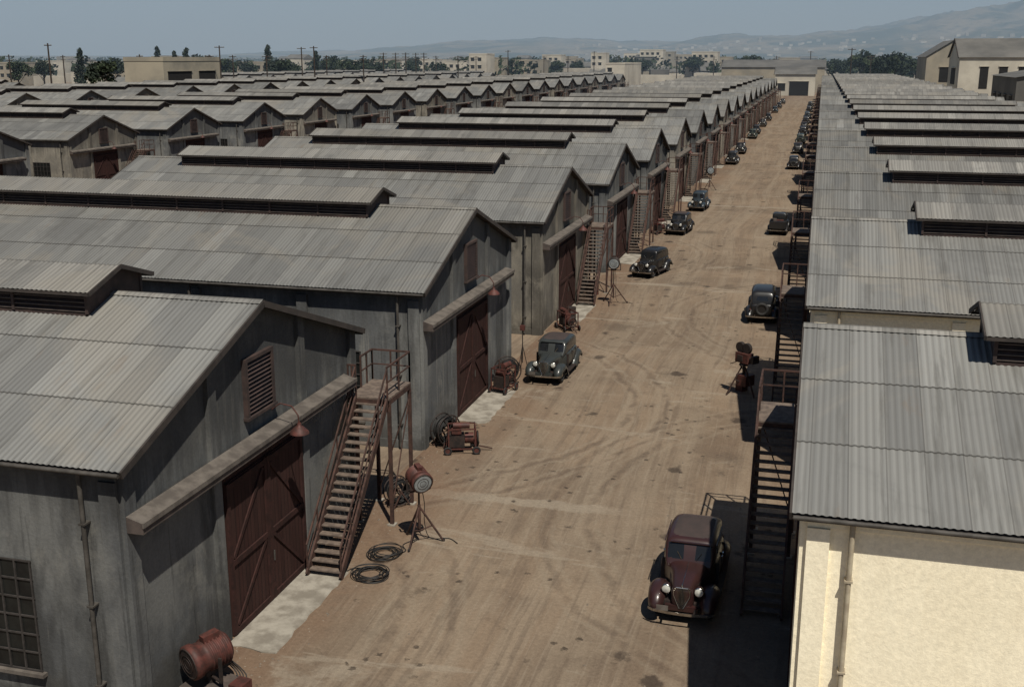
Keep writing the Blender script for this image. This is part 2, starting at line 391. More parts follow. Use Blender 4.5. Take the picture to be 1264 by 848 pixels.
def make_doors(hood=True):
    mb = MB(); H = 4.35
    mb.box(0.02,0.06,-2.45,2.45,4.3,4.85,'door_frame')
    for sg in (-1,1):
        a, b = (0.012, 2.22) if sg > 0 else (-2.22, -0.012)
        mb.box(0.05,0.11,a,b,0.05,H,'door_planks')
        x0,x1 = 0.111,0.165
        mb.box(x0,x1,a,a+0.15,0.06,H-0.01,'door_frame'); mb.box(x0,x1,b-0.15,b,0.06,H-0.01,'door_frame')
        for z in (0.06, 2.0, H-0.2): mb.box(x0,x1-0.004,a+0.151,b-0.151,z,z+0.16,'door_frame')
        mb.beam((0.135,a+0.2,0.28) if sg<0 else (0.135,b-0.2,0.28),(0.135,b-0.2,1.98) if sg<0 else (0.135,a+0.2,1.98),0.11,0.04,'door_frame',up=(1,0,0))
        mb.beam((0.135,a+0.2,2.2) if sg<0 else (0.135,b-0.2,2.2),(0.135,b-0.2,4.1) if sg<0 else (0.135,a+0.2,4.1),0.11,0.04,'door_frame',up=(1,0,0))
    mb.box(0.17,0.2,0.09,0.13,1.2,1.5,'pipe_metal')
    if hood:
        y0,y1 = -6.45,5.45; xo=0.54
        vs = [(0.13,y0,5.22),(0.13,y1,5.22),(xo,y1,5.10),(xo,y0,5.10),(0.13,y0,4.84),(0.13,y1,4.84),(xo,y1,4.84),(xo,y0,4.84)]
        mb.add(vs,[(0,3,2,1)],'beam_wood'); mb.add(vs,[(3,7,6,2),(0,4,7,3),(1,2,6,5),(4,5,6,7)],'beam_fascia')
        mb.box(xo+.001,xo+.04,y0-0.02,y1+0.02,5.0,5.12,'beam_wood')
        pts = [(0.13,0.5,5.55),(0.4,0.5,5.75),(0.75,0.5,5.7),(0.93,0.5,5.45),(0.95,0.5,5.2)]
        for i in range(4): mb.cyl(pts[i],pts[i+1],0.02,'lamp_red',n=8)
        M = Matrix.Translation((0.95,0.5,4.93))
        mb.lathe([(0.27,0),(0.25,0.06),(0.12,0.19),(0.06,0.23),(0.05,0.3)],M,'lamp_red',20)
    return mb.mesh('doors')

def make_roof():
    mb = MB()
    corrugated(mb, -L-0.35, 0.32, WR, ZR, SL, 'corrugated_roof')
    for sg in (1,-1):
        for (x0,x1) in ((-L-0.33,0.30),):
            a=(x0,0,ZR-0.05); b=(x1,0,ZR-0.05); c=(x1,sg*(WR-0.02),ZE-0.05); d=(x0,sg*(WR-0.02),ZE-0.05)
            mb.add([a,b,c,d],[(0,1,2,3)],'trim_dark')
        mb.beam((-L-0.33,sg*(WR-0.06),ZE-0.09),(0.30,sg*(WR-0.06),ZE-0.09),0.05,0.13,'trim_dark')
        for x in (0.335,-L-0.365):
            mb.beam((x,0,ZR-0.045),(x,sg*(WR+0.02),ZE-0.055),0.05,0.17,'trim_dark')
        mb.cyl((-L-0.3,sg*(WR+0.05),ZE-0.07),(0.28,sg*(WR+0.05),ZE-0.07),0.05,'pipe_metal',n=8)
    rows=[]
    for x in (-L-0.36,0.34):
        rows.append([(x,y,ZR+0.075-abs(y)*SL*1.0) for y in (-0.22,-0.08,0,0.08,0.22)])
    mb.grid(rows,'vent_roof',smooth=False)
    return mb.mesh('roof')

def make_vent():
    mb = MB(); x0,x1=-L+3.6,-4.2; hw=1.22; hr=1.5; ze=9.02; zr=9.50; sl=(zr-ze)/hr
    corrugated(mb,x0-0.2,x1+0.25,hr,zr,sl,'vent_roof',laps=())
    zb = roofz(hw)-0.1; zt = zr-sl*hw-0.03
    for x in (x0,x1):
        mb.add([(x,-hw,zb),(x,hw,zb),(x,hw,zt),(x,0,zr-0.03),(x,-hw,zt)],[(0,1,2,3,4)],'louvre_paint')
        for sg in (1,-1): 
            mb.beam((x+(0.28 if x==x1 else -0.23),0,zr-0.02),(x+(0.28 if x==x1 else -0.23),sg*(hr+0.02),ze-0.03),0.04,0.12,'trim_dark')
            mb.box(x-0.03,x+0.03,min(sg*hw,sg*(hw+0.03)),max(sg*hw,sg*(hw+0.03)),zb,zt,'trim_dark')
    for sg in (1,-1):
        mb.add([(x0,sg*(hw-0.1),zb),(x1,sg*(hw-0.1),zb),(x1,sg*(hw-0.1),zt),(x0,sg*(hw-0.1),zt)],[(0,1,2,3)],'shadow_dark')
        n=5; zs=zb+0.2
        mb.box(x0,x1,min(sg*(hw-0.02),sg*(hw+0.03)),max(sg*(hw-0.02),sg*(hw+0.03)),zb,zs,'louvre_paint')
        for k in range(n):
            z=zs+0.04+(zt-zs-0.06)*k/n
            mb.add([(x0,sg*(hw-0.08),z+0.12),(x1,sg*(hw-0.08),z+0.12),(x1,sg*(hw+0.05),z),(x0,sg*(hw+0.05),z)],[(0,1,2,3)],'louvre_paint')
            mb.add([(x0,sg*(hw+0.05),z),(x1,sg*(hw+0.05),z),(x1,sg*(hw+0.05),z+0.03),(x0,sg*(hw+0.05),z+0.03)],[(0,1,2,3)],'beam_fascia')
        m=9
        for k in range(m+1):
            x=x0+(x1-x0)*k/m
            mb.box(x-0.04,x+0.04,min(sg*(hw-0.03),sg*(hw+0.07)),max(sg*(hw-0.03),sg*(hw+0.07)),zs,zt,'louvre_paint')
        mb.beam((x0-0.2,sg*(hr-0.02),ze-0.05),(x1+0.25,sg*(hr-0.02),ze-0.05),0.04,0.08,'trim_dark')
        mb.add([(x0-0.18,0,zr-0.05),(x1+0.22,0,zr-0.05),(x1+0.22,sg*(hr-0.02),ze-0.05),(x0-0.18,sg*(hr-0.02),ze-0.05)],[(0,1,2,3)],'trim_dark')
    return mb.mesh('ridge_ventilator')

M_w = {'grey':make_walls('stucco_grey','pipe_metal'),'tan':make_walls('stucco_tan','pipe_metal'),'cream':make_walls('stucco_cream','pipe_cream')}
M_win=make_windows(); M_win2=make_windows(False); M_door=make_doors(); M_door2=make_doors(False); M_roof=make_roof(); M_vent=make_vent()

def warehouse(x, y, kind='grey', flip=False, sy=1.0):
    e = bpy.data.objects.new('warehouse', None); COL.objects.link(e)
    e.empty_display_size=1
    e.location=(x,y,0); e.rotation_euler=(0,0,pi if flip else 0); e.scale=(1,sy,1)
    for n,me in (('walls',M_w[kind]),('windows',M_win2 if flip else M_win),('doors',M_door2 if flip else M_door),('roof',M_roof),('ridge_ventilator',M_vent)):
        place(me,n,(0.35,0,0) if flip and n=='ridge_ventilator' else (0,0,0),parent=e)
    return e

def make_stairs():
    mb=MB(); y0,y1=1.6,5.7; zt=4.4; xa,xb=0.42,1.5; n=21
    S='rusty_steel'
    for x in (xa,xb):
        mb.beam((x,y0,0.06),(x,y1,zt-0.04),0.06,0.24,S)
        mb.beam((x,y0+0.05,1.0),(x,y1,zt+1.0),0.045,0.055,S)
        mb.beam((x,y0+0.05,0.55),(x,y1,zt+0.52),0.03,0.035,S)
        for k in range(6):
            t=k/5; yy=y0+0.05+(y1-y0-0.05)*t; zz=zt*t
            mb.beam((x,yy,zz+0.02),(x,yy,zz+1.0),0.04,0.04,S)
    for k in range(n):
        t=(k+0.5)/n; yy=y0+(y1-y0)*t; zz=zt*(k+1)/(n+1)
        mb.box(xa+0.031,xb-0.031,yy-0.02,yy+0.22,zz-0.02,zz+0.02,'stair_tread')
    yl=7.75
    mb.box(0.14,xb+0.03,y1,yl,zt-0.05,zt,'stair_tread')
    mb.box(0.14,xb+0.03,y1-0.02,y1+0.05,zt-0.22,zt-0.051,S); mb.box(0.14,xb+0.03,yl-0.05,yl+0.02,zt-0.22,zt-0.051,S)
    mb.box(xb-0.02,xb+0.05,y1+0.051,yl-0.051,zt-0.22,zt-0.051,S)
    for (x,y) in ((xb,y1+0.12),(xb,yl-0.06),(0.3,yl-0.06),(0.35,y1+0.12)):
        mb.box(x-0.055,x+0.055,y-0.055,y+0.055,0,zt-0.22,S)
        mb.box(x-0.13,x+0.13,y-0.13,y+0.13,0.0,0.05,'concrete')
    mb.beam((xb,y1+0.12,0.5),(xb,yl-0.06,3.9),0.035,0.04,S)
    mb.beam((0.32,yl-0.04,0.5),(xb,yl-0.04,3.9),0.035,0.04,S)
    rails=[((xb,y1,zt),(xb,yl,zt)),((xb,yl,zt),(0.16,yl,zt)),((0.16,yl,zt),(0.16,6.75,zt)),((xa,y1,zt),(0.16,y1,zt))]
    for a,b in rails:
        for h,w in ((1.05,0.055),(0.55,0.04)):
            mb.beam((a[0],a[1],a[2]+h),(b[0],b[1],b[2]+h),w,w,S)
        for t in (0,0.5,1.0):
            p=[a[i]+(b[i]-a[i])*t for i in range(3)]
            mb.beam(p,(p[0],p[1],p[2]+1.08),0.05,0.05,S)
    return mb.mesh('exterior_staircase')
M_st=make_stairs()

def make_apron(k):
    rnd=random.Random(k); mb=MB(); pts=[]
    x1=1.35; ya,yb=-2.7,2.2
    for i in range(9): pts.append((0.14, ya+(yb-ya)*i/8))
    for i in range(4): pts.append((0.14+x1*(i+1)/4, yb+rnd.uniform(-0.1,0.12)))
    for i in range(16): pts.append((x1+0.14+rnd.uniform(-0.06,0.06), yb-(yb-ya)*(i+1)/16))
    for i in range(3): pts.append((x1*(1-(i+1)/4)+0.14, ya+rnd.uniform(-0.12,0.1)))
    n=len(pts); vs=[(p[0],p[1],0.035) for p in pts]+[(p[0]+(0.03 if p[0]>1 else 0),p[1],0.0) for p in pts]
    mb.add(vs,[tuple(range(n))[::-1]]+[(i,(i+1)%n,(i+1)%n+n,i+n) for i in range(n)],'concrete')
    return mb.mesh('concrete_apron')
APR=[make_apron(k) for k in range(3)]

S0=19.43
XL=-14.3
for k in range(19):
    y=26.15+S0*k
    warehouse(XL,y,'grey' if k<2 else ('tan' if k%3==2 else 'grey'))
    if k!=1: place(M_st,'exterior_staircase',(XL,y,0))
    place(APR[k%3],'concrete_apron',(XL,y,0))
for k in range(22):
    y=27.2+S0*k
    warehouse(0.3,y,'cream',True,0.925)
    place(M_st,'exterior_staircase',(0.3,y-0.15,0),0,(-1,1,1))
for k in range(20):
    y=92.5+S0*k
    warehouse(-78.8,y,'tan' if k%3==1 else 'grey')
    if k%2: place(M_st,'exterior_staircase',(-78.8,y,0))
for k in range(20):
    y=121.6+S0*k
    warehouse(-142.5,y,'tan' if k%2 else 'grey')
for k in range(12):
    y=345+S0*k
    warehouse(-206,y,'tan' if k%2 else 'grey')
for k in range(5):
    warehouse(-206,180+S0*k,'tan' if k%2 else 'grey')

# ------------------------------------------------------------------ ground, street
mb=MB(); mb.add([(-14000,-3000,0),(14000,-3000,0),(14000,16000,0),(-14000,16000,0)],[(0,1,2,3)],'dirt_ground'); mb.obj('ground')
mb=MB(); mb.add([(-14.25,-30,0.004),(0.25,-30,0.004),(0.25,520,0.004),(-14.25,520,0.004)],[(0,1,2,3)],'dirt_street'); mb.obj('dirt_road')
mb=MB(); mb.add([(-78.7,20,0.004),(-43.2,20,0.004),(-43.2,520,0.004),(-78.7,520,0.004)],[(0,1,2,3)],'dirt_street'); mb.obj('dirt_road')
mb=MB(); rnd=random.Random(3)
for i in range(2200):
    side=rnd.random()
    if side<0.6: x=XL+0.15+abs(rnd.gauss(0,0.9))
    elif side<0.8: x=0.2-abs(rnd.gauss(0,0.8))
    else: x=rnd.uniform(-14,0)
    y=18+rnd.random()**1.6*90; r=rnd.uniform(0.012,0.05)
    vs=[(x+r*cos(a)*rnd.uniform(.7,1.2),y+r*sin(a)*rnd.uniform(.7,1.2),0.003) for a in (0,1.5,3,4.5)]+[(x,y,r*rnd.uniform(.6,1.1))]
    mb.add(vs,[(0,1,4),(1,2,4),(2,3,4),(3,0,4)],'stone')
mb.obj('gravel')

# ------------------------------------------------------------------ cars
def crom(pts, n):
    out=[]
    m=len(pts)
    for i in range(m-1):
        p0=pts[max(i-1,0)];p1=pts[i];p2=pts[i+1];p3=pts[min(i+2,m-1)]
        for k in range(n):
            t=k/n
            out.append(tuple(0.5*((2*b)+(-a+c)*t+(2*a-5*b+4*c-d)*t*t+(-a+3*b-3*c+d)*t**3) for a,b,c,d in zip(p0,p1,p2,p3)))
    out.append(tuple(pts[-1])); return out
def ring(y,hw,zb,zt,ex,n=44):
    r=[]; zc=(zb+zt)/2; hh=(zt-zb)/2
    for i in range(n):
        a=2*pi*(i+0.5)/n; c,s_=cos(a),sin(a)
        r.append((hw*math.copysign(abs(c)**(2/ex),c), y, zc+hh*math.copysign(abs(s_)**(2/ex),s_)))
    return r
def make_car(paint, style='round'):
    mb=MB(); boxy = style!='round'; ex=4.6 if boxy else 3.8
    hood=[(-2.0,.16,.55,.98),(-1.96,.25,.48,1.05),(-1.85,.29,.45,1.08),(-1.4,.36,.43,1.13),(-1.0,.43,.42,1.17),(-.62,.58,.40,1.2),(-.3,.72,.40,1.21),(.3,.77,.40,1.21),(1.0,.77,.40,1.2),(1.5,.73,.42,1.15),(1.9,.6,.48,1.02),(2.14,.34,.55,.82)]
    if boxy: hood=[(-1.9,.28,.5,1.1),(-1.88,.31,.48,1.13),(-1.4,.36,.45,1.15),(-1.0,.42,.42,1.17),(-.6,.55,.4,1.2),(-.4,.66,.4,1.2),(.3,.70,.4,1.2),(1.0,.70,.4,1.2),(1.6,.68,.4,1.18),(1.85,.62,.42,1.1),(1.92,.5,.5,1.0)]
    mb.grid([ring(*q,ex) for q in crom(hood,6)],paint,closed=True)
    for q in (hood[0],hood[-1]):
        r=ring(*q,ex); mb.add(r,[tuple(range(len(r)))],paint,True)
    if style=='pickup':
        cab=[(-.62,.52,1.0,1.16),(-.56,.57,1.0,1.4),(-.5,.6,1.0,1.62),(-.38,.62,1.0,1.74),(-.1,.63,1.0,1.78),(.35,.62,1.0,1.76),(.5,.6,1.0,1.68),(.54,.55,1.0,1.2)]
    elif boxy:
        cab=[(-.64,.53,1.0,1.15),(-.58,.57,1.0,1.4),(-.52,.6,1.0,1.66),(-.42,.62,1.0,1.78),(-.1,.64,1.0,1.83),(.5,.65,1.0,1.85),(1.1,.64,1.0,1.83),(1.55,.62,1.0,1.76),(1.72,.6,1.0,1.6),(1.82,.57,1.0,1.3),(1.86,.5,1.0,1.12)]
    else:
        cab=[(-.72,.58,1.0,1.12),(-.64,.62,1.0,1.28),(-.52,.655,1.0,1.50),(-.42,.675,1.0,1.64),(-.26,.69,1.0,1.72),(.2,.70,1.0,1.77),(.8,.70,1.0,1.77),(1.3,.675,1.0,1.70),(1.66,.62,.95,1.55),(1.9,.54,.9,1.3),(2.06,.4,.85,1.05)]
    def gf(c):
        x,y,z=c; zt=1.64 if boxy else 1.59
        if y<-.3 and 1.24<z<zt and .02<abs(x)<(.52 if boxy else .58): return 'car_glass'
        wins=((-.38,.3),(.4,1.0),(1.1,1.45)) if style!='pickup' else ((-.34,.38),)
        if boxy and style!='pickup': wins=((-.36,.3),(.4,.95),(1.05,1.5))
        if abs(x)>.55 and 1.26<z<zt-.02:
            for a,b in wins:
                if a<y<b: return 'car_glass'
        yb=.48 if style=='pickup' else (1.6 if boxy else 1.6)
        if y>yb and 1.27<z<1.52 and abs(x)<.3: return 'car_glass'
        if z>1.72 and abs(x)<.5 and not boxy: return 'roof_sheen'  # top of the cabin takes the painted sheen colour
        return None
    exc=ex-.2 if boxy else 4.6
    mb.grid([ring(*q,exc,80) for q in crom(cab,9)],paint,closed=True,matfn=gf)
    for q in (cab[0],cab[-1]):
        r=ring(*q,exc); mb.add(r,[tuple(range(len(r)))],paint,True)
    hx=.62 if boxy else .685
    for sg in (-1,1):
        mb.beam((sg*hx,-.42,1.62 if not boxy else 1.68),(sg*(hx+.02),.9,1.64 if not boxy else 1.69),.02,.025,paint)
    if not boxy:
        mb.beam((-.52,-.47,1.64),(.52,-.47,1.64),.07,.025,paint)
    def fender(path,sg,w0=.25):
        pts=crom(path,6); rows=[]
        for i,(y,z,w) in enumerate(pts):
            a=pts[max(i-1,0)];b=pts[min(i+1,len(pts)-1)]
            ty,tz=b[0]-a[0],b[1]-a[1]; l=math.hypot(ty,tz) or 1; ny,nz=-tz/l,ty/l
            if nz<0 and abs(nz)>abs(ny): ny,nz=-ny,-nz
            row=[]
            for s_ in [k/6-1 for k in range(13)]:
                drop=-.15*abs(s_)**2.6
                row.append((sg*(.665+w*s_), y+ny*drop, z+nz*drop))
            row.append((sg*(.665+w*1.02), y-ny*.24, z-nz*.24))
            rows.append(row)
        mb.grid(rows,paint)
    ff=[(-2.13,.42,.17),(-2.08,.62,.2),(-1.9,.80,.22),(-1.6,.90,.24),(-1.3,.90,.24),(-1.0,.78,.24),(-.8,.58,.23),(-.62,.42,.21),(-.5,.36,.2)]
    rf=[(.68,.36,.2),(.82,.5,.22),(1.0,.74,.24),(1.3,.90,.25),(1.6,.90,.25),(1.9,.78,.23),(2.12,.56,.2),(2.2,.4,.17)]
    for sg in (-1,1):
        fender(ff,sg); fender(rf,sg)
        mb.box(min(sg*.66,sg*.88),max(sg*.66,sg*.88),-.52,.72,.31,.36,'machine_dark')
        mb.box(min(sg*.3,sg*.6),max(sg*.3,sg*.6),-1.9,-.6,.5,.62,'machine_dark')
        for y in (-1.38,1.42):
            M=Matrix.Translation((sg*.69,y,.375)) @ Matrix.Rotation(pi/2,4,'Y')
            mb.torus(.285,.09,M,'rubber',26,10)
            M2=Matrix.Translation((sg*.66,y,.375)) @ Matrix.Rotation(sg*pi/2,4,'Y')
            mb.lathe([(.24,-.03),(.24,.03),(.2,.05),(.1,.075)],M2,paint,20); mb.lathe([(.1,.07),(.085,.1),(.02,.11)],M2,'chrome',14)
        M=Matrix.Translation((sg*.42,-1.7,.92)) @ Matrix.Rotation(pi/2,4,'X')
        mb.lathe([(.02,-.16),(.08,-.1),(.11,.02),(.12,.14)],M,paint if style=='round' else 'chrome',20)
        mb.lathe([(.127,.13),(.127,.16),(.107,.165)],M,'chrome',20); mb.lathe([(.107,.164),(.07,.178),(.01,.186)],M,'headlamp_glass',20)
        mb.cyl((sg*.42,-1.68,.66),(sg*.42,-1.68,.84),.02,'chrome',n=8)
        mb.cyl((sg*.62,2.0,.82),(sg*.62,2.12,.82),.045,'lamp_red',n=10)
        for k in range(9):
            y=-1.45+k*.085; hw=.36+(y+1.4)*.17
            mb.box(min(sg*(hw+.0),sg*(hw+.018)),max(sg*(hw+.0),sg*(hw+.018)),y,y+.03,.72,.95,'machine_dark')
        bw=.72 if boxy else .785
        for y in (.24,.48): mb.box(min(sg*(bw-.02),sg*(bw+.02)),max(sg*(bw-.02),sg*(bw+.02)),y-.05,y+.05,1.03,1.05,'chrome')
        for y in (-.38,.36,1.02): mb.box(min(sg*.6,sg*(bw-.005)),max(sg*.6,sg*(bw-.005)),y-.006,y+.006,.5,1.1,'machine_dark')
        mb.beam((sg*.2,-.68,1.25),(sg*.32,-.6,1.42),.012,.012,'chrome')
    def gx(z): 
        t=(z-.5)/.55; return (.05+.16*min(1,t*1.7))*(1-.25*max(0,t-.85)/.15)
    yg=lambda x,z: -2.03+abs(x)*.25+(z-.75)*.04
    for sg in (-1,1):
        zs=[.5+.55*i/8 for i in range(9)]
        for i in range(8):
            a=(sg*gx(zs[i]),yg(gx(zs[i]),zs[i]),zs[i]); b=(sg*gx(zs[i+1]),yg(gx(zs[i+1]),zs[i+1]),zs[i+1])
            mb.cyl(a,b,.02,'chrome',n=6)
    mb.cyl((-gx(1.05),yg(gx(1.05),1.05),1.05),(gx(1.05),yg(gx(1.05),1.05),1.05),.022,'chrome',n=6)
    mb.grid([[(s_*gx(z),yg(abs(s_)*gx(z),z)+.012,z) for s_ in (-1,-.5,0,.5,1)] for z in [.5+.55*i/8 for i in range(9)]],'shadow_dark')
    for k in range(-5,6):
        x=k*.035; zb=.5+max(0,(abs(x)-.05))/.16*.32
        if abs(x)<.19: mb.cyl((x,yg(abs(x),zb)-.004,zb),(x,yg(abs(x),1.04)-.004,1.04),.0075,'chrome',n=5)
    mb.beam((0,-1.98,1.09),(0,-.70,1.20),.014,.02,'chrome')
    mb.lathe([(.03,0),(.03,.02),(.012,.07)],Matrix.Translation((0,-1.95,1.08)),'chrome',8)
    for yb,sg in ((-2.24,-1),(2.3,1)):
        P=[(-.84,yb-sg*.16),(-.7,yb-sg*.06),(-.3,yb),(0,yb+sg*.01),(.3,yb),(.7,yb-sg*.06),(.84,yb-sg*.16)]
        for i in range(6):
            mb.beam((P[i][0],P[i][1],.46),(P[i+1][0],P[i+1][1],.46),.03,.07,'chrome')
        for x in (-.36,.36): mb.beam((x,yb-sg*.02,.46),(x,yb-sg*.3,.5),.05,.04,'machine_dark')
    mb.box(-.42,.42,-2.02,-1.6,.42,.56,paint)
    mb.box(-.6,-.3,-2.28,-2.265,.52,.66,'beam_wood')
    mb.box(-.62,.62,-1.5,1.6,.26,.42,'machine_dark')
    mb.cyl((-.66,-1.38,.375),(.66,-1.38,.375),.035,'machine_dark'); mb.cyl((-.66,1.42,.375),(.66,1.42,.375),.04,'machine_dark')
    if boxy:
        M=Matrix.Translation((0,2.05,.85)) @ Matrix.Rotation(pi/2,4,'X')
        if style!='pickup':
            mb.torus(.285,.085,M,'rubber',26,8); mb.lathe([(.23,-.02),(.23,.02),(.05,.05)],M,paint,18)
    if style=='pickup':
        for x in (-.74,.70): mb.box(x,x+.04,.62,2.2,.62,1.28,paint)
        mb.box(-.699,.699,2.16,2.2,.62,1.22,paint); mb.box(-.699,.699,.62,.66,.62,1.28,paint)
        mb.box(-.699,.699,.661,2.159,.8,.85,'beam_wood')
        mb.box(-.4,.2,.8,1.3,.851,1.25,'lamp_red'); mb.cyl((.35,1.4,.851),(.35,1.4,1.4),.2,'beam_fascia',n=14); mb.box(-.55,.1,1.5,1.95,.851,1.15,'beam_fascia')
    return mb.mesh('car_body')
CARS={'maroon':make_car('paint_maroon'),'grey':make_car('paint_grey'),'blackr':make_car('paint_black'),
      'black':make_car('paint_black','boxy'),'blue':make_car('paint_blue','boxy'),'green':make_car('paint_green','boxy'),'pickup':make_car('paint_black','pickup')}
def car(kind,x,y,deg=0,name='vintage_car',s=1.0):
    place(CARS[kind],name,(x,y,0.004),math.radians(deg),(s,s,s))
car('maroon',-2.72,29.8,-1,s=1.06)
car('grey',-11.75,51.2,-2,s=1.04)
car('black',-10.95,78.4,-14)
car('blackr',-11.3,98.6,-6); car('blue',-11.3,114.8,-4)
car('black',-11.9,167,-3); car('blackr',-12,186,0); car('green',-12.2,222,0); car('black',-12.3,236,0)
car('blackr',-12.3,262,0); car('black',-12.3,288,0); car('blue',-12.3,330,0); car('black',-12.3,360,0); car('blackr',-12.3,395,0)
car('black',-2.5,66.6,180,s=1.06)
car('pickup',-2.8,101,178,'pickup_truck')
for i,(y,k) in enumerate(((162,'black'),(189,'blackr'),(211,'green'),(234,'black'),(252,'blackr'),(275,'black'),(300,'blue'),(335,'black'),(370,'black'))):
    car(k,-3.0,y,180 if i%2 else 178)

# ------------------------------------------------------------------ studio equipment
def lamphead(mb,M,r,l,mat='lamp_red',lens='lens_glass'):
    prof=[(r*.55,-l*.5),(r*.8,-l*.46)]
    n=6
    for k in range(n):
        z=-l*.4+k*l*.09
        prof+=[(r*.88,z),(r*1.0,z+.01),(r*1.0,z+l*.03),(r*.88,z+l*.04)]
    prof+=[(r*.92,l*.2),(r*.97,l*.3),(r*1.05,l*.32),(r*1.05,l*.48),(r*.95,l*.5)]
    mb.lathe(prof,M,mat,26)
    mb.lathe([(r*.86,l*.503),(r*.6,l*.515),(r*.02,l*.53)],M,lens,26)
    for q in (.3,.55): mb.torus(r*q,r*.02,M @ Matrix.Translation((0,0,l*.525)),'machine_dark',20,5)
    mb.torus(r*.9,r*.06,M @ Matrix.Translation((0,0,l*.5)),'machine_dark',26,6)
    mb.box(-r*.25,r*.25,r*.85,r*1.25,-l*.3,l*.1,mat,M)
    mb.box(-r*.4,r*.4,-r*1.15,-r*.8,-l*.4,l*.2,'machine_dark',M)
def orient(p,yaw,pitch):
    d=Vector((sin(yaw)*cos(pitch),-cos(yaw)*cos(pitch),sin(pitch)))
    return MB().frame(p,d)
def make_spot(h=2.1,r=.27,l=.55,yaw=.4,pitch=-.15,spread=.75,mat='lamp_red',lens='lens_glass'):
    mb=MB(); M=orient((0,0,h),yaw,pitch); lamphead(mb,M,r,l,mat,lens)
    ax=M.to_3x3() @ Vector((1,0,0))
    for s_ in (-1,1):
        p=Vector((0,0,h))+ax*s_*(r*1.15); mb.beam(p,(p.x,p.y,h-r*1.25),.03,.05,'machine_dark')
    a=Vector((0,0,h-r*1.25)); mb.beam(a-ax*r*1.15,a+ax*r*1.15,.05,.04,'machine_dark')
    mb.cyl((0,0,.35),(0,0,h-r*1.25),.032,'machine_dark'); mb.cyl((0,0,.5),(0,0,1.3),.05,'rusty_steel')
    for k in range(3):
        an=k*2*pi/3+.4; c,s_=cos(an)*spread,sin(an)*spread
        mb.cyl((0,0,1.25),(c,s_,.03),.034,'rusty_steel',n=8); mb.cyl((0,0,.42),(c*.55,s_*.55,.57),.022,'rusty_steel',n=6)
        mb.lathe([(.06,-.02),(.06,.02)],MB().frame((c,s_,.06),(-s_,c,0)),'rubber',12)
    P=[(0.05,.05,h-.25),(.12,.16,h*.6),(.1,.2,.6),(.25,.3,.06),(.8,.5,.03),(1.2,.2,.03)]
    P=crom(P,5)
    for i in range(len(P)-1): mb.cyl(P[i],P[i+1],.013,'cable_rubber',n=6,cap=False)
    return mb
make_spot(2.2,.34,.72,.75,-.2).obj('studio_spotlight',(-11.45,30.9,0.004))
make_spot(2.6,.36,.55,.1,.0,.9,'machine_dark').obj('studio_spotlight',(-11.8,67.8,0.004))
make_spot(2.3,.42,.6,.3,.1,.8,'machine_dark').obj('studio_spotlight',(-11.9,132,0.004))

def make_camrig():
    mb=MB(); h=1.5
    for k in range(3):
        an=k*2*pi/3+.5; c,s_=cos(an)*.75,sin(an)*.75
        mb.beam((c*.12,s_*.12,h-.15),(c,s_,.02),.07,.05,'rusty_steel'); mb.cyl((c*.5,s_*.5,.72),(0,0,.6),.02,'machine_dark',n=6)
    mb.cyl((0,0,.5),(0,0,h),.05,'machine_dark'); mb.lathe([(.2,0),(.22,.05),(.16,.12)],Matrix.Translation((0,0,h-.1)),'machine_dark',18)
    mb.box(-.2,.2,-.38,.36,h+.05,h+.5,'lamp_red')
    for y in (-.14,.24): mb.cyl((-.06,y,h+.72),(.1,y,h+.72),.24,'machine_dark',n=22)
    mb.cyl((0,-.38,h+.28),(0,-.56,h+.28),.1,'machine_dark',n=16); mb.box(-.2,.2,-.72,-.56,h+.12,h+.46,'machine_dark')
    mb.torus(.13,.018,MB().frame((.26,.1,h+.2),(1,0,0)),'chrome',18,6); mb.beam((0,.3,h+.05),(.15,.95,h-.25),.03,.03,'machine_dark')
    mb.box(-.26,-.2,-.1,.2,h+.15,h+.4,'machine_dark')
    mb.box(.3,.7,.3,.7,0,.38,'lamp_red'); mb.box(-.15,.45,-.3,.3,.45,.95,'lamp_red')
    return mb
make_camrig().obj('film_camera',(-2.6,50.0,0.004),.9)

def make_big():
    mb=MB(); M=orient((0,0,.98),-.35,-.1); lamphead(mb,M,.42,1.1,lens='lens_dark')
    ax=M.to_3x3() @ Vector((1,0,0))
    for s_ in (-1,1):
        p=Vector((0,0,.98))+ax*s_*.52; mb.beam(p+Vector((0,0,.08)),(p.x,p.y,.42),.04,.09,'machine_dark')
    mb.cyl(Vector((0,0,.42))-ax*.54,Vector((0,0,.42))+ax*.54,.04,'machine_dark'); mb.cyl((0,0,.2),(0,0,.42),.09,'machine_dark')
    mb.box(-.55,.55,-.5,.5,.16,.22,'beam_fascia')
    for x in (-.5,.5):
        for y in (-.4,.4): mb.lathe([(.1,-.03),(.1,.03)],MB().frame((x,y,.1),(1,0,0)),'rubber',14)
    for k in range(4):
        P=crom([(.1*k,.4,.7),(.4+.1*k,.5,.3),(.6+.06*k,.2,.04),(.75,-.3+.1*k,.03),(1.0,-.7,.03)],5)
        for i in range(len(P)-1): mb.cyl(P[i],P[i+1],.016,'cable_rubber',n=6,cap=False)
    mb.box(.62,.98,-.1,.35,0,.34,'lamp_red')
    return mb
make_big().obj('studio_spotlight',(-13.5,21.5,0.004),-.15)

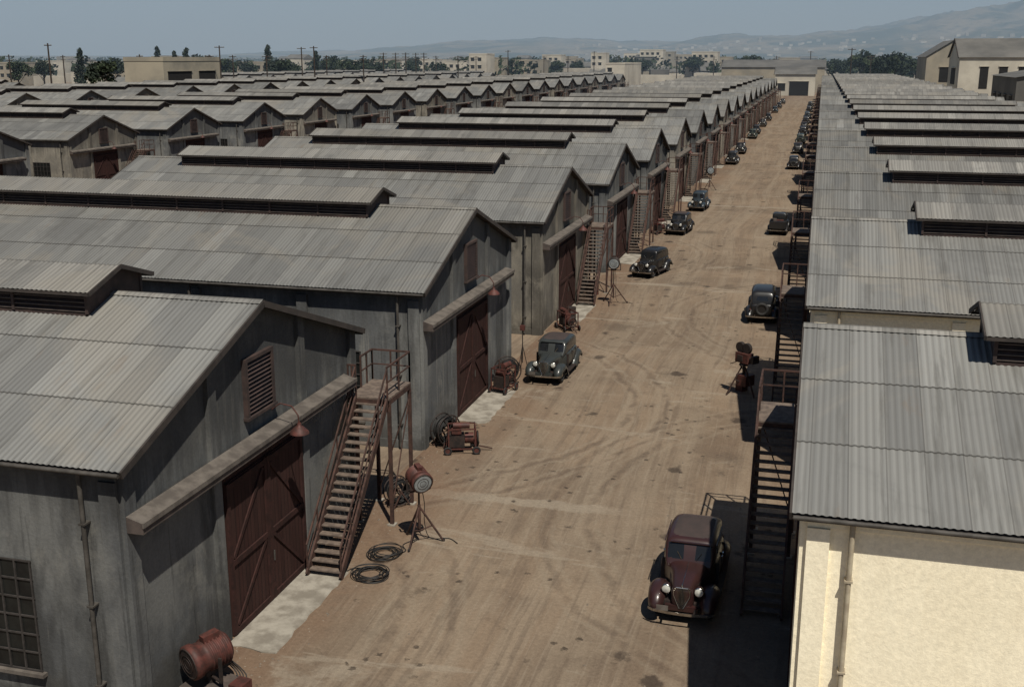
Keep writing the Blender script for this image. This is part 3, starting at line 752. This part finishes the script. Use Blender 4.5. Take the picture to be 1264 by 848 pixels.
def make_coil(seed,R=.46,n=7):
    rnd=random.Random(seed); mb=MB()
    for k in range(n):
        ph=rnd.uniform(0,6); rr=R+rnd.uniform(-.16,.08); amp=rnd.uniform(.01,.05)
        T=Matrix.Translation((rnd.uniform(-.08,.08),rnd.uniform(-.08,.08),0))
        z=.02+k*.016
        mb.torus(rr,.015,T,'cable_rubber',44,7,fn=lambda a:(rr+amp*sin(2*a+ph),z+.008*sin(3*a+ph)))
    P=crom([(R,0,.05),(R+.2,.25,.02),(R+.1,.7,.02),(R+.5,1.1,.02)],6)
    for i in range(len(P)-1): mb.cyl(P[i],P[i+1],.016,'cable_rubber',n=6,cap=False)
    return mb
make_coil(1,.48,9).obj('cable_coil',(-12.1,28.3,0.004),2.4)
make_coil(2,.44,9).obj('cable_coil',(-12.2,29.75,0.004),.3)

def make_gen():
    mb=MB()
    for x in (-.55,.5):
        for y in (-.4,.4): mb.box(x,x+.05,y-.025,y+.025,.2,1.05,'lamp_red')
    for z in (.2,1.0):
        for y in (-.4,.4): mb.box(-.55,.55,y-.02,y+.02,z,z+.05,'lamp_red')
        for x in (-.55,.5): mb.box(x+.002,x+.048,-.379,.379,z+.002,z+.048,'lamp_red')
    mb.box(-.5,.1,-.3,.3,.26,.72,'machine_dark'); mb.box(-.4,-.02,-.22,.22,.721,.9,'lamp_red')
    mb.cyl((.12,0,.55),(.46,0,.55),.22,'lamp_red',n=20); mb.cyl((-.35,-.2,1.13),(.3,-.2,1.13),.12,'lamp_red',n=16)
    M=Matrix.Translation((.62,0,.55)) @ Matrix.Rotation(pi/2,4,'Y'); mb.torus(.25,.035,M,'machine_dark',24,8)
    for k in range(4):
        a=k*pi/4; mb.beam((.62,.24*cos(a),.55+.24*sin(a)),(.62,-.24*cos(a),.55-.24*sin(a)),.03,.03,'machine_dark')
    mb.cyl((-.2,.12,.9),(-.2,.12,1.35),.035,'rusty_steel')
    for x in (-.62,.5):
        for y in (-.46,.46): 
            M=Matrix.Translation((x+.05,y,.17)) @ Matrix.Rotation(pi/2,4,'X')
            mb.torus(.13,.04,M,'rubber',18,7); mb.lathe([(.11,-.015),(.11,.015)],M,'lamp_red',12)
    mb.beam((.5,0,.25),(1.2,0,.08),.05,.04,'rusty_steel')
    return mb
G1=make_gen().mesh('generator_cart')
place(G1,'generator_cart',(-12.75,39.4,0.004),.35); place(G1,'generator_cart',(-13.1,60.3,0.004),-.9); place(G1,'generator_cart',(-13.0,97.3,0.004),.8,(1,1,1.1))
place(G1,'generator_cart',(-13.35,47.6,0.004),1.3,(.9,.9,1.15))

def make_reel():
    mb=MB()
    for y in (-.22,.22):
        M=Matrix.Translation((0,y,.68)) @ Matrix.Rotation(pi/2,4,'X')
        mb.torus(.6,.03,M,'machine_dark',32,7)
        for k in range(3):
            a=k*pi/3; mb.beam((.6*cos(a),y,.68+.6*sin(a)),(-.6*cos(a),y,.68-.6*sin(a)),.03,.03,'machine_dark')
    for k in range(9):
        M=Matrix.Translation((0,-.18+k*.045,.68)) @ Matrix.Rotation(pi/2,4,'X')
        mb.torus(.47+.03*sin(k*2.3),.028,M,'cable_rubber',32,7); mb.torus(.41,.028,M,'cable_rubber',28,6)
    mb.cyl((0,-.3,.68),(0,.3,.68),.04,'rusty_steel')
    for y in (-.28,.28):
        mb.beam((0,y,.68),(-.4,y,.03),.04,.05,'rusty_steel'); mb.beam((0,y,.68),(.4,y,.03),.04,.05,'rusty_steel')
    return mb
RE=make_reel().mesh('cable_reel')
place(RE,'cable_reel',(-13.6,39.9,0.004),1.1); place(RE,'cable_reel',(-13.5,48.9,0.004),.5); place(RE,'cable_reel',(-13.2,33.6,0.004),.9,(.8,.8,.8))
mb=MB()
for k in range(3):
    a=k*2.1; mb.cyl((0,0,1.3),(.3*cos(a),.3*sin(a),.02),.02,'machine_dark',n=6)
mb.cyl((0,0,.4),(0,0,2.1),.025,'machine_dark'); mb.box(-.12,.12,-.08,.08,2.05,2.3,'lamp_red'); mb.obj('light_stand',(-13.4,51.3,0.004))
def drum(x,y,mat):
    mb=MB(); mb.lathe([(.28,0),(.29,.02),(.28,.04),(.28,.29),(.295,.3),(.28,.31),(.28,.58),(.295,.59),(.28,.6),(.28,.86),(.29,.88),(.28,.885),(.26,.87)],Matrix(),mat,22)
    mb.obj('oil_drum',(x,y,0.004))
drum(-13.6,69.5,'machine_dark'); drum(-13.5,70.3,'lamp_red'); drum(-13.3,62.2,'machine_dark')

# ------------------------------------------------------------------ far buildings
def polar(az,d): a=math.radians(az); return (-d*sin(a), d*cos(a))
def bldg(name,x,y,w,dp,h,wall='town_tan',roof=None,rh=0,along='x',rz=0,openings=(),parapet=.5):
    e=bpy.data.objects.new(name,None); COL.objects.link(e); e.location=(x,y,0); e.rotation_euler=(0,0,rz)
    mb=MB(); mb.box(-w/2,w/2,-dp/2,dp/2,0,h,wall)
    if rh and along=='x':
        for xx in (-w/2,w/2): mb.add([(xx,-dp/2,h),(xx,dp/2,h),(xx,0,h+rh)],[(0,1,2)],wall)
    elif rh:
        for yy in (-dp/2,dp/2): mb.add([(-w/2,yy,h),(w/2,yy,h),(0,yy,h+rh)],[(0,1,2)],wall)
    place(mb.mesh('walls'),'walls',parent=e)
    mb=MB(); o=.5
    if rh and along=='x':
        k=rh/(dp/2)
        for sg in (1,-1): mb.add([(-w/2-o,0,h+rh+.1),(w/2+o,0,h+rh+.1),(w/2+o,sg*(dp/2+o),h+.1-k*o),(-w/2-o,sg*(dp/2+o),h+.1-k*o)],[(0,1,2,3)],roof)
        for sg in (1,-1): mb.beam((-w/2-o,0,h+rh),( -w/2-o,sg*(dp/2+o),h-k*o),.2,.4,'trim_dark')
    elif rh:
        k=rh/(w/2)
        for sg in (1,-1): mb.add([(0,-dp/2-o,h+rh+.1),(0,dp/2+o,h+rh+.1),(sg*(w/2+o),dp/2+o,h+.1-k*o),(sg*(w/2+o),-dp/2-o,h+.1-k*o)],[(0,1,2,3)],roof)
    else:
        for a in ((-w/2-.1,w/2+.1,-dp/2-.1,-dp/2+.3),(-w/2-.1,w/2+.1,dp/2-.3,dp/2+.1)): mb.box(*a,h-.2,h+parapet,wall)
        for a in ((-w/2-.1,-w/2+.3,-dp/2+.31,dp/2-.31),(w/2-.3,w/2+.1,-dp/2+.31,dp/2-.31)): mb.box(*a,h-.2,h+parapet,wall)
    place(mb.mesh('roof'),'roof',parent=e)
    mb=MB()
    for side,a,b,z0,z1 in openings:
        if side=='front': mb.box(a,b,-dp/2-.08,-dp/2-.01,z0,z1,'shadow_dark'); mb.box(a-.2,b+.2,-dp/2-.3,-dp/2,z1,z1+.25,wall)
        if side=='right': mb.box(w/2+.01,w/2+.08,a,b,z0,z1,'shadow_dark'); mb.box(w/2,w/2+.3,a-.2,b+.2,z1,z1+.25,wall)
        if side=='left': mb.box(-w/2-.08,-w/2-.01,a,b,z0,z1,'shadow_dark'); mb.box(-w/2-.3,-w/2,a-.2,b+.2,z1,z1+.25,wall)
    if openings: place(mb.mesh('openings'),'openings',parent=e)
    return e
bldg('concrete_building',-177,287,12,30,14.4,'town_tan',openings=[('right',-13,-1,2,11.5),('right',3,12,2,11.5)],parapet=.9)
bldg('cream_building',-10.6,492,16,20,8.6,'town_white','town_grey',2.6,'x',openings=[('front',-2.2,5.5,0,5.8),('front',-6.8,-3.8,2,5)])
bldg('long_shed',-22,550,46,30,11,'town_tan','town_grey',3.2,'x')
bldg('sound_stage',72,386,64,30,15.3,'town_white','town_grey',5.6,'x',openings=[('front',-26+i*5.4,-23.6+i*5.4,6,12.5) for i in range(10)]+[('left',-6,6,7,12)])
bldg('sound_stage',43,440,17,40,15.6,'town_tan','town_grey',5.4,'y',openings=[('front',-4,4,7,12)])
bldg('storage_shed',52,280,24,36,11,'town_grey','town_grey',2.0,'y',openings=[('left',-14+i*8,-10+i*8,3,7) for i in range(4)])
for az,d,w,dp,h,wl in ((8.2,900,18,16,21,'town_white'),(7.5,1000,14,14,20,'town_tan'),(5.6,820,18,18,19,'town_white'),(4.7,840,12,14,15.5,'town_tan'),
                       (16.7,640,10,16,17,'town_white'),(15.9,660,8,16,15,'town_tan'),(14.2,700,20,16,13.6,'town_tan'),(10.8,760,10,12,18,'town_white'),(27.5,700,24,18,12.5,'town_tan'),
                       (21.5,800,18,15,13.6,'town_tan'),(19.3,760,12,12,14,'town_white'),(33.9,640,18,14,12,'town_tan'),(9.6,560,9,50,12.4,'town_white'),(2.9,900,20,16,12,'town_white'),
                       (13.1,820,14,14,17,'town_white'),(12.2,900,16,14,14.5,'town_tan'),(17.9,700,16,14,13,'town_white'),(23.4,720,16,14,13.4,'town_white'),(25.6,900,20,14,15,'town_tan'),
                       (29.8,760,18,14,13,'town_white'),(31.8,900,22,16,16,'town_tan'),(36.9,800,20,14,13,'town_white'),(38.7,700,18,14,12.4,'town_tan'),(6.5,1100,22,16,18,'town_tan'),(9.1,1100,18,16,19,'town_white'),(1.6,1000,18,14,15,'town_tan')):
    x,y=polar(az,d); bldg('office_block',x,y,w,dp,h,wl,openings=[('front',-w/2+1+i*4,-w/2+3+i*4,z,z+1.8) for i in range(int((w-2)/4)) for z in (h-3.5,h-7.5)])

def hillz(az,d):
    prof=[(-30,1.3),(-14,1.05),(-9.2,.93),(-7.5,.88),(-5,.74),(-3,.60),(-1,.50),(1.5,.44),(5,.41),(9,.36),(14,.34),(18,.28),(24,.16),(32,.1),(46,.12)]
    for i in range(len(prof)-1):
        if prof[i][0]<=az<=prof[i+1][0]:
            t=(az-prof[i][0])/(prof[i+1][0]-prof[i][0]); h=prof[i][1]*(1-t)+prof[i+1][1]*t
    H=h*290
    t=(d-2900)/2400.0
    sh=0 if t<0 else (math.sin(min(t,1)*pi/2)**1.3 if t<1 else 1-.3*(t-1))
    x,y=polar(az,d)
    n=mn.fractal(Vector((x/900,y/900,3.1)),.9,2.1,6)
    n2=1-abs(mn.fractal(Vector((x/420,y/900,9.1)),.9,2.1,6))
    return max(-2,H*sh*(.80+.30*n+.36*(n2-.6)))
rows=[]
for j in range(52):
    d=2850+j*75; rows.append([(*polar(-26+72*i/480,d),hillz(-26+72*i/480,d)-1.0) for i in range(481)])
mb=MB(); mb.grid(rows,'hill_scrub'); mb.obj('hills')

mb=MB(); rnd=random.Random(11)
for i in range(1100):
    az=rnd.uniform(-11,42); d=620+rnd.random()**.8*2200; x,y=polar(az,d)
    if d<760 and -40<x<100: continue
    w,dp,h=rnd.uniform(9,26),rnd.uniform(8,20),rnd.uniform(4,10)
    if rnd.random()<.07: h=rnd.uniform(11,17)
    M=Matrix.Translation((x,y,0)) @ Matrix.Rotation(rnd.choice((0,0,.2,-.3)),4,'Z')
    wl=rnd.choice(('town_white','town_white','town_tan','town_grey'))
    mb.box(-w/2,w/2,-dp/2,dp/2,0,h,wl,M)
    if rnd.random()<.6:
        rh=rnd.uniform(1.5,3); 
        mb.add([(-w/2-.4,-dp/2-.4,h),(w/2+.4,-dp/2-.4,h),(w/2+.4,dp/2+.4,h),(-w/2-.4,dp/2+.4,h),(-w/2,0,h+rh),(w/2,0,h+rh)],[(0,1,5,4),(2,3,4,5),(0,4,3),(1,2,5)],'town_grey',False,M)
for i in range(170):
    az=rnd.uniform(-9.5,12); d=rnd.uniform(3050,4200); z=hillz(az,d); x,y=polar(az,d); w=rnd.uniform(8,16); h=rnd.uniform(4,7)
    if z>85: continue
    mb.box(x-w/2,x+w/2,y-6,y+6,z-4,z+h,rnd.choice(('town_white','town_tan','town_tan')))
mb.obj('distant_town')

# trees
def leafmass(mb,c,rad,n,size,rnd,mat):
    for _ in range(n):
        while True:
            p=Vector((rnd.uniform(-1,1),rnd.uniform(-1,1),rnd.uniform(-1,1)))
            if .15<p.length<1: break
        q=Vector((c[0]+p.x*rad[0],c[1]+p.y*rad[1],c[2]+p.z*rad[2]))
        a=Vector((rnd.gauss(0,1),rnd.gauss(0,1),rnd.gauss(0,1))).normalized(); b=a.orthogonal().normalized()
        s_=size*rnd.uniform(.6,1.3); c2=a.cross(b)
        mb.add([q-b*s_,q+c2*s_*.7,q+b*s_,q-c2*s_*.7],[(0,1,2,3)],mat)
def make_tree(seed,kind='round'):
    rnd=random.Random(seed); mb=MB()
    if kind=='round':
        H=11; mb.cyl((0,0,0),(0,0,4.5),.35,'bark',.22,8)
        for k in range(9):
            a=k*2.4; r=rnd.uniform(1.2,3.2); z=rnd.uniform(5,9.3); c=(r*cos(a),r*sin(a),z)
            mb.cyl((0,0,rnd.uniform(2.8,4.5)),c,.12,'bark',.04,6)
            leafmass(mb,c,(rnd.uniform(1.3,2.1),rnd.uniform(1.3,2.1),rnd.uniform(1,1.7)),110,.42,rnd,'leaves' if k%3 else 'leaves_dark')
        leafmass(mb,(0,0,8),(2.4,2.4,2.6),160,.45,rnd,'leaves_dark')
    else:
        mb.cyl((0,0,0),(0,0,13),.3,'bark',.05,8)
        for k in range(12):
            z=2+k*.95; w=(1-k/13)*rnd.uniform(1.6,2.6)+.35
            for j in range(3):
                a=rnd.uniform(0,6.28); mb.cyl((0,0,z),(w*.8*cos(a),w*.8*sin(a),z+.2),.05,'bark',.02,5)
            leafmass(mb,(rnd.uniform(-.4,.4),rnd.uniform(-.4,.4),z),(w,w,.8),75,.36,rnd,'leaves_dark')
    return mb.mesh('tree')
TR=[make_tree(1),make_tree(2),make_tree(5)]; CY=[make_tree(3,'c'),make_tree(4,'c')]
rnd=random.Random(21)
for az,d,s_,k in ((35.0,400,1.45,'r'),(35.9,520,1.45,'c'),(34.3,560,1.5,'r'),(31.1,560,1.5,'c'),(30.6,570,1.7,'r'),(31.6,580,1.4,'c'),(26.7,520,1.5,'r'),(26.2,560,1.4,'r'),(24.9,560,1.4,'c'),(23.3,560,1.5,'r'),
                  (22.7,600,1.5,'r'),(21.9,580,1.3,'r'),(18.8,620,1.3,'r'),(3.3,620,1.7,'r'),(3.6,660,1.5,'r'),(-.6,640,1.5,'r'),(-1.0,660,1.4,'r'),(-1.8,600,1.9,'r'),(-2.4,560,1.6,'r'),(-2.9,540,1.7,'r'),(-3.3,560,1.8,'r'),(-3.7,600,1.7,'r'),(-4.3,640,1.5,'r'),
                  (37.5,600,1.4,'r'),(38.6,560,1.4,'r'),(13.0,700,1.4,'r'),(11.9,720,1.4,'r'),(8.7,760,1.5,'r'),(29.3,600,1.5,'r'),(28.2,640,1.4,'r'),(20.2,660,1.5,'r'),(17.6,700,1.5,'r'),
                  (30.2,600,1.6,'r'),(32.4,640,1.6,'c'),(27.2,560,1.6,'c'),(24.2,600,1.6,'r'),(15.0,700,1.6,'r'),(6.2,760,1.7,'r')):
    x,y=polar(az,d)
    if k=='r': place(rnd.choice(TR),'leafy_tree',(x,y,0),rnd.uniform(0,6),(s_,s_,s_*.95))
    else: place(rnd.choice(CY),'conifer_tree',(x,y,0),rnd.uniform(0,6),(s_,s_,s_))
mb=MB()
for i in range(850):
    az=rnd.uniform(-11,42); d=640+rnd.random()*2300; x,y=polar(az,d)
    r=rnd.uniform(4,8)*(1+d/4000); h=rnd.uniform(8,17)
    for k in range(3):
        leafmass(mb,(x+rnd.uniform(-r,r),y+rnd.uniform(-r,r),h*.6),(r*.8,r*.8,h*.42),26,1.5,rnd,'leaves_dark' if k%2 else 'leaves')
mb.obj('distant_trees')

def make_pole(h,arms):
    mb=MB(); mb.cyl((0,0,0),(0,0,h),.27,'pole_wood',.18,8)
    for k in range(arms):
        z=h-.5-k*1.1; mb.box(-1.4,1.4,-.11,.11,z-.1,z+.1,'pole_wood')
        for x in (-1.3,-.8,.8,1.3): mb.cyl((x,0,z+.07),(x,0,z+.27),.05,'town_white',n=6)
    return mb.mesh('utility_pole')
PO=[make_pole(16,2),make_pole(18.5,1),make_pole(17,3)]
def zof(az,d,k): x,y=polar(az,d); return place(PO[k],'utility_pole',(x,y,0),rnd.uniform(-.4,.4))
for az,d,k in ((37.2,300,1),(36.6,420,0),(33.2,330,0),(30.0,360,0),(29.5,340,1),(28.9,400,0),(27.3,380,0),(25.6,380,1),(25.0,350,1),(24.4,420,0),(22.6,380,0),(21.6,430,2),(21.0,440,2),(20.5,430,2),(20.0,450,2),(19.6,440,2),(19.0,520,0),
               (17.9,470,0),(17.0,560,0),(15.4,520,1),(13.6,560,0),(12.4,560,0),(11.1,600,1),(9.9,620,0),(7.0,600,0),(5.2,620,0),(2.2,560,0),(.6,600,1),(-1.3,430,1),(-2.2,480,0),(-6.0,470,1),(38.9,360,0)):
    zof(az,d,k)

# ------------------------------------------------------------------ haze, sky, light
hz=bpy.data.materials.new('haze_air'); hz.use_nodes=True; t=hz.node_tree
for n in list(t.nodes):
    if n.type!='OUTPUT_MATERIAL': t.nodes.remove(n)
out=[n for n in t.nodes if n.type=='OUTPUT_MATERIAL'][0]
vs=t.nodes.new('ShaderNodeVolumeScatter'); vs.inputs['Color'].default_value=(.56,.78,1.0,1); vs.inputs['Density'].default_value=.00026; vs.inputs['Anisotropy'].default_value=-.1
va=t.nodes.new('ShaderNodeVolumeAbsorption'); va.inputs['Color'].default_value=(.34,.55,.82,1); va.inputs['Density'].default_value=.00016
ad=t.nodes.new('ShaderNodeAddShader'); t.links.new(vs.outputs[0],ad.inputs[0]); t.links.new(va.outputs[0],ad.inputs[1])
t.links.new(ad.outputs[0],out.inputs['Volume']); MATS['haze_air']=hz
mb=MB(); mb.box(-8000,8000,330,9000,-4,420,'haze_air'); mb.obj('haze')

S=Vector((.33,-.5,1.0)).normalized()
sun=bpy.data.lights.new('sun','SUN'); sun.energy=5.0; sun.angle=math.radians(.5); sun.color=(1,.94,.83)
so=bpy.data.objects.new('sun',sun); so.rotation_euler=S.to_track_quat('Z','Y').to_euler(); so.location=(60,-90,180); COL.objects.link(so)
w=bpy.data.worlds.new('World'); sc.world=w; w.use_nodes=True; nt=w.node_tree
bg=nt.nodes['Background']; sky=nt.nodes.new('ShaderNodeTexSky'); sky.sky_type='NISHITA'; sky.sun_disc=False
sky.sun_elevation=math.asin(S.z); sky.sun_rotation=math.atan2(S.x,S.y); sky.air_density=1.0; sky.dust_density=0.3; sky.ozone_density=3.0
nt.links.new(sky.outputs[0],bg.inputs[0]); bg.inputs[1].default_value=.05

cam=bpy.data.cameras.new('camera'); co=bpy.data.objects.new('camera',cam); COL.objects.link(co)
cam.lens=39.02; cam.sensor_width=36; cam.clip_start=.1; cam.clip_end=30000
co.location=(0,0,15); co.rotation_euler=(math.radians(90-14.4),0,math.radians(15.2)); sc.camera=co
sc.view_settings.view_transform='Standard'; sc.view_settings.look='None'; sc.view_settings.exposure=0
